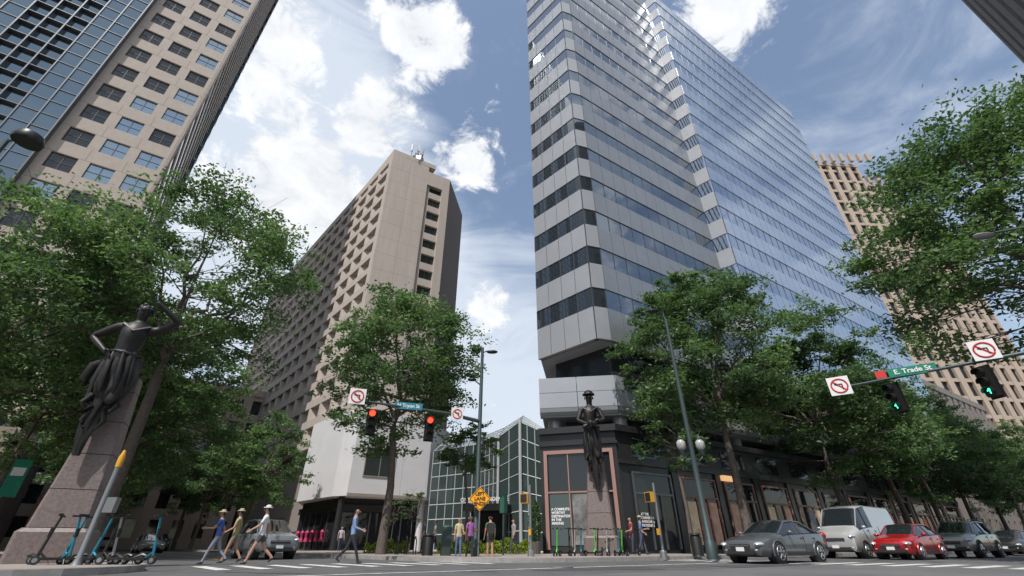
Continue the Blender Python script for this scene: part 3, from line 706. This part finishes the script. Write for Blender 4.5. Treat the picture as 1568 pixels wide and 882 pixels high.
# ------------------------------------------------------------ vehicles
def vehicle(name,loc,d,kind,col):
    body=mat('paint_'+name+str(col),col,.3,.35,coat=.8)
    blackp=mat('black_plastic',(.025,.025,.026),.6)
    if kind=='sedan':
        S=[(2.40,.36,.56,.62,.62,.5),(2.33,.24,.62,.72,.78,.66),(2.05,.2,.70,.80,.88,.72),(1.6,.2,.80,.88,.91,.74),(1.0,.2,.90,.98,.92,.72),(.15,.2,.94,1.41,.92,.58),(-.4,.2,.96,1.46,.92,.60),(-1.0,.2,.98,1.42,.92,.58),(-1.85,.2,1.0,1.10,.90,.66),(-2.25,.24,.97,1.06,.86,.66),(-2.4,.42,.85,.92,.74,.6)]; gi=(4,8); wx=(1.45,-1.38); wr=.34; pil=(-.45,)
    elif kind=='hatch':
        S=[(2.1,.36,.58,.64,.62,.5),(2.03,.24,.66,.76,.76,.64),(1.8,.2,.76,.86,.84,.70),(1.4,.2,.84,.93,.87,.70),(.95,.2,.92,1.02,.88,.70),(.2,.2,.96,1.46,.88,.57),(-.5,.2,.99,1.50,.88,.58),(-1.2,.2,1.02,1.47,.88,.57),(-1.85,.24,1.04,1.15,.85,.64),(-2.0,.28,.95,1.08,.82,.62),(-2.08,.42,.85,.92,.74,.6)]; gi=(4,8); wx=(1.28,-1.25); wr=.32; pil=(-.4,)
    elif kind=='suv':
        S=[(2.35,.42,.72,.80,.70,.6),(2.28,.32,.82,.95,.86,.74),(2.0,.3,.92,1.03,.93,.78),(1.5,.3,1.0,1.10,.95,.78),(1.1,.3,1.05,1.14,.95,.76),(.45,.3,1.08,1.66,.95,.66),(-.4,.3,1.10,1.74,.95,.67),(-1.6,.3,1.12,1.70,.95,.66),(-2.2,.34,1.12,1.22,.92,.72),(-2.3,.38,1.0,1.12,.9,.7),(-2.36,.5,.9,.98,.84,.68)]; gi=(4,8); wx=(1.45,-1.42); wr=.38; pil=(-.25,-1.3)
    else:
        S=[(2.75,.42,.85,.92,.80,.7),(2.68,.3,.98,1.10,.93,.82),(2.4,.28,1.10,1.25,.98,.84),(2.05,.28,1.22,1.36,1.0,.84),(1.9,.28,1.25,1.45,1.0,.83),(1.25,.28,1.35,2.28,1.0,.80),(.6,.28,1.40,2.42,1.0,.82),(.3,.28,1.40,2.44,1.0,.82),(-2.5,.3,1.40,2.42,1.0,.82),(-2.72,.34,1.38,2.32,.98,.8),(-2.75,.5,1.3,2.1,.9,.75)]; gi=(4,7); wx=(1.85,-1.75); wr=.36; pil=(.95,)
    b=MB(); rings=[]
    for (x,zb,bl,tp,w,wt) in S:
        half=[(w*.88,zb),(w*.985,zb+.14),(w,(zb+bl)/2+.03),(w*.985,bl-.05),(w*.955,bl),(wt+.015,tp-.06),(wt*.93,tp-.012),(wt*.45,tp+.012)]
        rings.append([(x,y,z) for y,z in half]+[(x,-y,z) for y,z in half[::-1]])
    n=len(rings[0]); i0=len(b.v)
    for r in rings: b.v+=r
    mb_,mg_=b.mi(body),b.mi(carg); mk=b.mi(blackp)
    for j in range(len(rings)-1):
        for i in range(n):
            a=i0+j*n+i; c=i0+j*n+(i+1)%n; k=mb_
            cab=gi[0]<=j<gi[1]
            if i in (4,n-6) and cab: k=mg_
            if i in (5,6,7,8,9) and (j==gi[0] or (j==gi[1]-1 and kind!='van')): k=mg_
            if i==n-1: k=mk
            b.f.append((a,a+n,c+n,c)); b.m.append(k)
    b.f.append(tuple(i0+i for i in range(n))); b.m.append(mb_); b.f.append(tuple(i0+(len(rings)-1)*n+i for i in range(n))[::-1]); b.m.append(mb_)
    for sd in (-1,1):
        def pt(j,k): 
            x,y,z=rings[j][k]; return V(x,y*sd,z)
        for j in range(gi[0],gi[1]):
            b.path([pt(j,5)+V(0,sd*.004,.01),pt(j+1,5)+V(0,sd*.004,.01)],[.028,.028],body,6)
            b.path([pt(j,4)+V(0,sd*.004,0),pt(j+1,4)+V(0,sd*.004,0)],[.016,.016],blackp,6)
        for px_ in pil:
            j=max(k for k in range(len(S)-1) if S[k][0]>=px_); t=(S[j][0]-px_)/(S[j][0]-S[j+1][0])
            b.path([pt(j,4).lerp(pt(j+1,4),t),pt(j,5).lerp(pt(j+1,5),t)],[.045,.035],blackp,6)
        m0=pt(gi[0],4).lerp(pt(gi[0]+1,4),.45); b.sph((m0.x,m0.y+sd*.13,m0.z+.08),(.09,.11,.075),body,10,6)
        w=S[5][4]; 
        for hx in (pil[0]+.15,pil[0]-.75): b.box((hx,sd*(w+.0),S[5][2]-.13),(.16,.03,.03),blackp)
        b.box((0,sd*(w*.97),S[5][1]+.08),(abs(wx[0]-wx[1])-.8,.06,.09),blackp)
        b.box((pil[0],sd*w*.997,(S[5][1]+S[5][2])/2+.06),(.012,.012,S[5][2]-S[5][1]-.22),blackp)
        for x in wx:
            b.path([(x+ (wr+.055)*math.cos(a),sd*(w+.003),wr+(wr+.055)*math.sin(a)) for a in [math.pi*k/12 for k in range(-1,14)]],[.03]*15,blackp if kind in('suv','van') else body,5)
            b.path([(x,sd*(w-.30),wr),(x,sd*(w+.004),wr)],[wr+.05,wr+.05],blackp,24)
            b.path([(x,sd*(w-.20),wr),(x,sd*(w-.18),wr),(x,sd*(w+.0),wr),(x,sd*(w+.03),wr)],[wr*.9,wr,wr,wr*.93],tyre,28)
            b.path([(x,sd*(w+.02),wr),(x,sd*(w+.034),wr)],[wr*.66,wr*.66],blackp,24)
            for k in range(5):
                a=k*1.2566+.3; b.path([(x+.04*math.cos(a),sd*(w+.045),wr+.04*math.sin(a)),(x+wr*.66*math.cos(a),sd*(w+.04),wr+wr*.66*math.sin(a))],[.04,.026],rim,5)
            b.path([(x+wr*.66*math.cos(a),sd*(w+.038),wr+wr*.66*math.sin(a)) for a in [6.2832*k/20 for k in range(21)]],[.018]*21,rim,5)
    f1,f2,f3=S[0],S[1],S[2]; 
    for sd in (-1,1):
        b.sph((f2[0]-.10,sd*(f2[4]*.86),f2[2]-.02),(.24,.16,.085),hl,12,8); b.sph((f1[0]-.05,sd*f1[4]*.93,f1[1]+.06),(.06,.09,.05),hl,8,6)
        bk=S[-2]; b.sph((bk[0]-.02,sd*bk[4]*.86,bk[2]-.05),(.14,.16,.13),tl,10,6)
    b.box((f1[0]+.005,0,f1[2]-.02),(.05,f1[4]*1.25,.13),blackp); b.box((f1[0]+.028,0,f1[2]),(.02,f1[4]*1.2,.018),rim)
    b.box((f1[0]-.0,0,f1[1]-.0),(.07,f1[4]*1.7,.14),blackp); b.box((f1[0]+.03,0,f1[1]+.09),(.02,.32,.13),signw)
    b.box((S[-1][0]-.01,0,S[-1][2]-.15),(.03,.34,.13),signw)
    if kind=='suv':
        for sd in (-1,1): b.path([(.3,sd*.6,1.72),(.2,sd*.6,1.80),(-1.4,sd*.6,1.79),(-1.5,sd*.6,1.72)],[.02]*4,blackp,6)
    if kind=='van':
        for sd in (-1,1):
            for k in range(3): b.box((-.25-k*.85,sd*.999,.95),(.01,.012,1.0),blackp)
            b.box((-.9,sd*1.0,.72),(2.6,.02,.07),blackp)
    a=math.atan2(d[1],d[0]); M=Matrix.Translation(V(loc[0],loc[1],.008))@Matrix.Rotation(a,4,'Z')
    return b.obj(name,smooth=True,M=M,ang=38)
dT=(-.84,-.542)
vehicle('sedan_car',(10.45,20.1),dT,'sedan',(.12,.13,.14))
vehicle('cargo_van',(18.7,27.2),dT,'van',(.5,.5,.49))
vehicle('red_car',(19.3,24.7),dT,'hatch',(.42,.012,.015))
vehicle('suv_car',(24.9,27.8),dT,'suv',(.22,.23,.23))
vehicle('sedan_car',(33.2,33.5),dT,'sedan',(.03,.03,.035))
vehicle('sedan_car',(40,39.5),dT,'sedan',(.5,.5,.5))
vehicle('suv_car',(-12.5,25.6),(.675,-.738),'suv',(.26,.28,.30))
vehicle('sedan_car',(-31.5,44),(.675,-.738),'sedan',(.3,.3,.32))
vehicle('suv_car',(-42,60),(.675,-.738),'suv',(.05,.05,.06))
vehicle('sedan_car',(-53,66),(-.675,.738),'hatch',(.4,.4,.42))
# ------------------------------------------------------------ scooters
def scooter(loc,a,col):
    b=MB(); m_=mat('scooter'+str(col),col,.4,.2)
    for x in (-.45,.47):
        b.path([(x,-.03,.10),(x,.03,.10)],[.10,.10],tyre,16); b.path([(x,-.034,.10),(x,.034,.10)],[.055,.055],galv,12)
    b.box((-.02,0,.13),(.66,.15,.05),blackm); b.path([(-.3,0,.13),(-.48,0,.22),(-.58,0,.19)],[.05,.04,.03],blackm,6)
    b.path([(.47,0,.12),(.45,0,.28),(.28,0,.14)],[.025,.035,.03],m_,8)
    b.path([(.46,0,.2),(.36,0,1.10)],[.035,.028],m_,10); b.path([(.36,-.24,1.12),(.36,0,1.10),(.36,.24,1.12)],[.017,.02,.017],blackm,8)
    for s_ in(-1,1): b.tube((.36,s_*.14,1.12),(.36,s_*.25,1.12),.024,tyre)
    b.box((.38,0,1.13),(.08,.10,.06),blackm); b.box((.43,0,.72),(.05,.07,.2),blackm)
    b.tube((-.1,.06,.12),(-.16,.2,.0),.012,galv)
    return b.obj('kick_scooter',smooth=True,M=Matrix.Translation(V(*loc))@Matrix.Rotation(a,4,'Z')@Matrix.Rotation(.08,4,'X'))
for i in range(7): scooter((-11.95+i*.36,13.3+random.uniform(-.2,.25),.15),.35+(math.pi if i%3 else 0)+random.uniform(-.5,.5),[(.02,.20,.28),(.02,.02,.02),(.02,.20,.28),(.3,.3,.3)][i%4])
for i in range(10): scooter((2.0+i*.42,23.6+random.uniform(-.2,.3)+i*.07,.15),1.2+random.uniform(-.6,.6),[(.12,.55,.08),(.02,.02,.02),(.4,.4,.4),(.02,.2,.28)][i%4])
# ------------------------------------------------------------ signals, lamps, signs
def signal(b,p,n,lit):
    M=facing(p,n)
    b.box((0,-.55,0),(.34,1.08,.22),blackm,M=M); b.box((0,-.55,-.13),(.46,1.2,.02),blackm,M=M)
    for k in range(3):
        y=-.2-.35*k; on=(lit is redL and k==0)
        b.path([M@V(0,y,.11),M@V(0,y,.125)],[.135,.135],redL if on else lens_off,16)
        if lit is grnL and k==2:
            b.path([M@V(0,y-.09,.135),M@V(0,y+.09,.135)],[.018,.018],grnL,6)
            for q in (-1,1): b.path([M@V(q*.07,y+.01,.135),M@V(0,y+.09,.135)],[.018,.018],grnL,6)
        for s_ in range(9):
            a0=math.pi*(-.1+1.2*s_/9); a1=math.pi*(-.1+1.2*(s_+1)/9)
            b.poly([M@V(.15*math.cos(a0),y+.15*math.sin(a0),.11),M@V(.15*math.cos(a1),y+.15*math.sin(a1),.11),M@V(.15*math.cos(a1),y+.15*math.sin(a1)-.02,.34),M@V(.15*math.cos(a0),y+.15*math.sin(a0)-.02,.34)],blackm)
def noturn(b,c,n,s):
    M=facing(c,n); b.box((0,0,0),(s,s,.02),signw,M=M)
    k=24; r=s*.37
    b.path([M@V(r*math.cos(6.2832*i/k),r*math.sin(6.2832*i/k),.016) for i in range(k+1)],[s*.04]*(k+1),signr,6)
    b.path([M@V(-r*.7,r*.7,.02),M@V(r*.7,-r*.7,.02)],[s*.035]*2,signr,6)
    b.path([M@V(.13*s,-.2*s,.012),M@V(.13*s,.08*s,.012),M@V(-.1*s,.08*s,.012)],[s*.035]*3,signk,5)
    b.poly([M@V(-.08*s,.17*s,.014),M@V(-.25*s,.08*s,.014),M@V(-.08*s,-.01*s,.014)],signk)
def signal_mast(base,p_end,z,top):
    b=MB(); B=V(*base); E=V(*p_end)
    b.path([(B.x,B.y,.1),(B.x,B.y,.5),(B.x,B.y,.6),(B.x,B.y,top)],[.2,.19,.13,.08],polem,12)
    b.path([(B.x,B.y,z-.15),tuple(B.lerp(E,.3))+(z+.05,),(E.x,E.y,z+.1)],[.1,.075,.045],polem,10)
    return b
A0=V(-1.66,23.0);A1=V(-7.2,20.0); nA=V(.3,-1,0)
b=signal_mast(A0,A1,6.25,10.2)
b.path([(A0.x,A0.y,9.9),(A0.x+.25,A0.y,10.0),(A0.x+.5,A0.y-.1,9.95)],[.05,.04,.03],polem,8); b.sph((A0.x+.55,A0.y-.1,9.9),(.32,.16,.1),blackm)
b.path([(A0.x-.0,A0.y,8.0),(A0.x-.4,A0.y-.1,8.3)],[.04,.03],polem,8); b.sph((A0.x-.5,A0.y-.1,8.3),(.25,.14,.09),blackm)
for s in (.86,.42): 
    p=A0.lerp(A1,s); signal(b,(p.x,p.y-.12,6.0),nA,redL)
p=A0.lerp(A1,.985); noturn(b,(p.x,p.y-.14,6.5),nA,.72)
p=A0.lerp(A1,.2); noturn(b,(p.x,p.y-.14,6.3),nA,.6)
p=A0.lerp(A1,.6); M=facing((p.x,p.y-.12,6.37),nA); b.box((0,0,0),(1.3,.32,.02),signb,M=M)
o=b.obj('traffic_signal_mast',smooth=True); text('N Tryon St',.23,(p.x,p.y-.14,6.37),nA,signw,o)
A0=V(21.0,11.2);A1=V(14.0,18.7); nR=V(-.55,-.84,0)
b=signal_mast(A0,A1,6.35,8.0)
def mp(s): return A0.lerp(A1,s)
p=mp(.975); noturn(b,(p.x-.08,p.y-.14,6.5),nR,.78)
p=mp(.52); noturn(b,(p.x-.08,p.y-.14,6.75),nR,.74)
for s in (.82,.56): 
    p=mp(s); signal(b,(p.x+.0,p.y-.15,6.2),V(-.95,-.2,0),grnL)
p=mp(.73); M=facing((p.x-.08,p.y-.12,6.55),nR); b.box((0,0,0),(1.5,.34,.02),signg,M=M); b.box((-1.0,0,0),(.34,.3,.02),signr,M=M)
o=b.obj('traffic_signal_mast',smooth=True); text('E. Trade St',.26,(p.x-.09,p.y-.15,6.55),nR,signw,o)
def acorn(b,x,y,z):
    b.path([(x,y,z-.25),(x,y,z-.12),(x,y,z)],[.03,.09,.12],polem,12); b.path([(x,y,z),(x,y,z+.12),(x,y,z+.32),(x,y,z+.46)],[.12,.2,.19,.08],globe,14); b.path([(x,y,z+.46),(x,y,z+.52),(x,y,z+.62)],[.14,.07,.015],polem,12)
    for q in range(6): 
        a=q*1.047; b.path([(x+.125*math.cos(a),y+.125*math.sin(a),z),(x+.205*math.cos(a),y+.205*math.sin(a),z+.2),(x+.12*math.cos(a),y+.12*math.sin(a),z+.46)],[.009]*3,polem,4)
b=MB(); x,y=7.9,20.2
b.path([(x,y,.1),(x,y,.7),(x,y,.8),(x,y,4),(x,y,10.6)],[.24,.2,.13,.11,.07],polem,14)
for sd in (-1,1):
    b.path([(x,y,3.9),(x+sd*.25,y,3.75),(x+sd*.42,y,3.9),(x+sd*.42,y,4.05)],[.04,.03,.03,.03],polem,8); acorn(b,x+sd*.42,y,4.2)
b.path([(x,y,10.4),(x-.1,y,10.9),(x-.5,y-.2,11.0)],[.06,.05,.04],polem,8); b.sph((x-.65,y-.25,10.95),(.3,.16,.09),blackm)
b.obj('street_lamp',smooth=True)
b=MB(); b.path([(19.6,11.2,.1),(19.6,11.2,1),(19.6,11.2,9.2),(18.9,12.0,10.3),(17.6,12.7,10.4)],[.2,.12,.08,.05,.04],polem,10); b.sph((17.3,12.85,10.35),(.42,.2,.1),galv)
b.obj('street_lamp',smooth=True)
b=MB(); lx=-18.2; b.path([(lx,10.9,.1),(lx,10.9,1),(lx,10.9,13.2)],[.2,.12,.07],polem,10); b.path([(lx,10.9,13.1),(lx+.7,10.9,13.4)],[.04,.04],polem,8)
b.path([(lx+.75,10.9,13.05),(lx+.75,10.9,13.15),(lx+.75,10.9,13.4),(lx+.75,10.9,13.5)],[.42,.45,.36,.1],blackm,16); b.obj('street_lamp',smooth=True)
b=MB(); b.path([(-10.95,13.0,.14),(-10.95,13.0,.3),(-10.95,13.0,2.6)],[.13,.07,.06],galv,10); b.path([(-10.95,13,2.45),(-10.95,13,2.7),(-10.95,13,2.82),(-10.95,13,2.9)],[.075,.08,.05,.03],yell,10); b.box((-10.6,12.9,1.5),(.26,.16,.36),galv)
b.obj('pedestrian_signal_pole',smooth=True)
def pedsig(x,y,n,z=2.5):
    b=MB(); b.path([(x,y,.1),(x,y,.35),(x,y,.4),(x,y,3.1)],[.17,.15,.06,.055],galv,10); M=facing((x-.25,y,z),n)
    b.box((0,0,0),(.4,.42,.22),yell,M=M); b.box((0,0,.115),(.33,.35,.02),signk,M=M); b.box((.25,-1.4,0),(.12,.25,.1),yell,M=M)
    b.obj('pedestrian_signal',smooth=False)
pedsig(.85,23.0,(-.5,-1,0)); pedsig(6.6,22.3,(-1,-.5,0))
b=MB(); M=facing((-1.5,22.6,2.45),(.05,-1,0)); s=.52
b.loft([[M@V(0,-s,0),M@V(s,0,0),M@V(0,s,0),M@V(-s,0,0)],[M@V(0,-s,.02),M@V(s,0,.02),M@V(0,s,.02),M@V(-s,0,.02)]],signo)
for q in range(4):
    c=[V(0,-s*.9,.024),V(s*.9,0,.024),V(0,s*.9,.024),V(-s*.9,0,.024)]; b.tube(M@c[q],M@c[(q+1)%4],.012,signk,n=4)
b.tube((-1.5,22.65,.0),(-1.5,22.65,2.9),.035,galv)
o=b.obj('warning_sign'); text('LEFT\nLANE\nENDS',.21,(-1.5,22.57,2.45),(.05,-1,0),signk,o)
b=MB(); b.tube((-.45,26,.1),(-.45,26,2.9),.05,polem); b.box((-.45,25.95,2.5),(.4,.06,.9),mat('wayfinding_green',(.02,.10,.07),.5)); b.obj('wayfinding_sign')
b=MB(); b.tube((-26.2,24.8,.1),(-26.2,24.8,5),.07,polem); b.box((-25.8,24.6,3.6),(.7,.04,1.8),signg,.6); b.box((-25.8,24.58,3.9),(.5,.05,.4),signw,.6); b.obj('street_banner')
b=MB(); b.box((-25.2,26.4,1.9),(.7,.2,1.6),mat('advert_red',(.30,.02,.02),.5),.5); b.box((-25.15,26.28,2.1),(.5,.02,.3),signw,.5); b.tube((-25.5,26.4,.1),(-25.5,26.4,2.6),.05,blackm); b.obj('advertising_sign')
b=MB()
for i in range(4): b.path([(-6.2+i*.45,27.2+.1*i,.15),(-6.2+i*.45,27.2+.1*i,.8),(-6.1+i*.45,27.0+.1*i,1.0),(-6.0+i*.45,26.8+.1*i,.8),(-6.0+i*.45,26.8+.1*i,.15)],[.03]*5,blackm,6)
b.obj('bike_rack',smooth=True)
for (x,y) in ((8.7,23.9),(-4.1,24.8)):
    b=MB(); b.path([(x,y,.14),(x,y,.2),(x,y,.9),(x,y,1.0)],[.28,.25,.27,.2],blackm,16); b.path([(x,y,1.0),(x,y,1.08)],[.29,.22],blackm,16); b.obj('litter_bin',smooth=True)
b=MB(); b.box((-3.2,24.6,.75),(.45,.4,1.2),polem,.3); b.sph((-3.2,24.6,1.35),(.24,.22,.1),polem); b.obj('utility_cabinet')
for x,y in ((31,28.5),(33,29.8)):
    b=MB(); b.path([(x,y,.01),(x,y,.05),(x,y,.06),(x,y,.75)],[.2,.2,.13,.03],mat('cone_orange',(.8,.15,.02),.5),12); b.obj('traffic_cone',smooth=True)
# ------------------------------------------------------------ world: sky with clouds
w=bpy.data.worlds.new("World"); sc.world=w; w.use_nodes=True; nt=w.node_tree; nt.nodes.clear()
def nd(t,**k):
    n=nt.nodes.new(t)
    for a,v in k.items(): setattr(n,a,v)
    return n
def lk(a,b): nt.links.new(a,b)
sunh=V(-.42,-.91).normalized(); el=math.radians(58); az=math.atan2(sunh.x,sunh.y)
sky=nd('ShaderNodeTexSky',sky_type='NISHITA'); sky.sun_disc=False; sky.sun_elevation=el; sky.sun_rotation=az; sky.air_density=1.2; sky.dust_density=1.2; sky.ozone_density=1.2
tc=nd('ShaderNodeTexCoord'); D=tc.outputs['Generated']
def M2(op,a,b=None):
    n=nd('ShaderNodeMath',operation=op)
    for i,x in enumerate((a,b)):
        if x is None: continue
        if isinstance(x,(int,float)): n.inputs[i].default_value=x
        else: lk(x,n.inputs[i])
    return n.outputs[0]
def blob(v,r,wt):
    v=V(*v).normalized(); n=nd('ShaderNodeVectorMath',operation='DOT_PRODUCT'); lk(D,n.inputs[0]); n.inputs[1].default_value=v
    m=nd('ShaderNodeMapRange'); m.clamp=True; lk(n.outputs['Value'],m.inputs[0]); m.inputs[1].default_value=math.cos(math.radians(r)); m.inputs[2].default_value=1; m.inputs[3].default_value=0; m.inputs[4].default_value=wt
    return m.outputs[0]
def noise(scale,detail,rough,dist=0,stretch=(1,1,1.6)):
    mp_=nd('ShaderNodeMapping'); lk(D,mp_.inputs[0]); mp_.inputs['Scale'].default_value=stretch
    n=nd('ShaderNodeTexNoise'); n.inputs['Scale'].default_value=scale; n.inputs['Detail'].default_value=detail; n.inputs['Roughness'].default_value=rough; n.inputs['Distortion'].default_value=dist; lk(mp_.outputs[0],n.inputs['Vector']); return n.outputs[0]
def sm(x,a,b):
    m=nd('ShaderNodeMapRange',interpolation_type='SMOOTHSTEP'); lk(x,m.inputs[0]); m.inputs[1].default_value=a; m.inputs[2].default_value=b; return m.outputs[0]
def summ(l):
    r=l[0]
    for x in l[1:]: r=M2('ADD',r,x)
    return r
cum=summ([blob((-.18,.581,.984),6,1.1),blob((-.304,.661,.849),6,1.05),blob((-.09,.715,.76),5.5,1.0),blob((-.05,.884,.47),4.2,.95),blob((-.54,.62,.93),6,.95),blob((.487,.536,1.061),8,.95),blob((-.30,.535,1.06),5,.6),blob((-.5,.53,1.04),5,.8),blob((-.42,.74,.72),9,.8),blob((-.55,.74,.66),11,.8),blob((.2,-.3,.6),25,.8),blob((1,-.3,.75),14,.8),blob((1,-.05,1.5),12,.7),blob((-1,.1,.5),25,.8)])
n1=noise(13,7,.64,.4)
cmask=M2('MULTIPLY',sm(M2('ADD',M2('MULTIPLY',cum,.75),M2('MULTIPLY',M2('SUBTRACT',n1,.5),1.9)),.30,.66),.98)
haz=summ([blob((-.60,.76,.66),26,1.15),blob((-.036,.98,.28),24,.95),blob((-.35,.86,.5),18,.5),blob((-.5,.66,.9),18,.5),blob((.2,-.6,.5),60,.8),blob((1,.3,.5),40,.35),blob((-1,-.2,.4),50,.8)])
n2=noise(4.5,7,.6,.8,(1,1,2.2))
hmask=M2('ADD',M2('MULTIPLY',sm(M2('ADD',M2('MULTIPLY',haz,.85),M2('MULTIPLY',M2('SUBTRACT',n2,.5),1.5)),.02,.85),.80),.08)
cb=nd('ShaderNodeMapRange'); lk(n1,cb.inputs[0]); cb.inputs[1].default_value=.3;cb.inputs[2].default_value=.7;cb.inputs[3].default_value=.80;cb.inputs[4].default_value=1.06
cc=nd('ShaderNodeVectorMath',operation='SCALE'); cc.inputs[0].default_value=(6.8,6.95,7.2); lk(cb.outputs[0],cc.inputs['Scale'])
mx1=nd('ShaderNodeMix',data_type='RGBA'); lk(hmask,mx1.inputs[0]); lk(sky.outputs[0],mx1.inputs[6]); mx1.inputs[7].default_value=(5.2,5.7,6.4,1)
mx2=nd('ShaderNodeMix',data_type='RGBA'); lk(cmask,mx2.inputs[0]); lk(mx1.outputs[2],mx2.inputs[6]); lk(cc.outputs[0],mx2.inputs[7])
bg=nd('ShaderNodeBackground'); bg.inputs[1].default_value=.15; lk(mx2.outputs[2],bg.inputs[0]); wo=nd('ShaderNodeOutputWorld'); lk(bg.outputs[0],wo.inputs[0])
s=bpy.data.lights.new('sun','SUN'); s.energy=4.5; s.angle=math.radians(.5); s.color=(1,.96,.90); so=bpy.data.objects.new('sun',s); sc.collection.objects.link(so)
tos=V(sunh.x*math.cos(el),sunh.y*math.cos(el),math.sin(el)); so.rotation_euler=tos.to_track_quat('Z','Y').to_euler(); so.location=(0,0,200)
# ------------------------------------------------------------ camera
c=bpy.data.cameras.new('camera'); c.sensor_width=36; c.lens=15.38; c.clip_end=4000; c.clip_start=.05
co=bpy.data.objects.new('camera',c); sc.collection.objects.link(co); co.location=(0,0,.58); co.rotation_euler=(math.radians(90+30.46),0,0); sc.camera=co
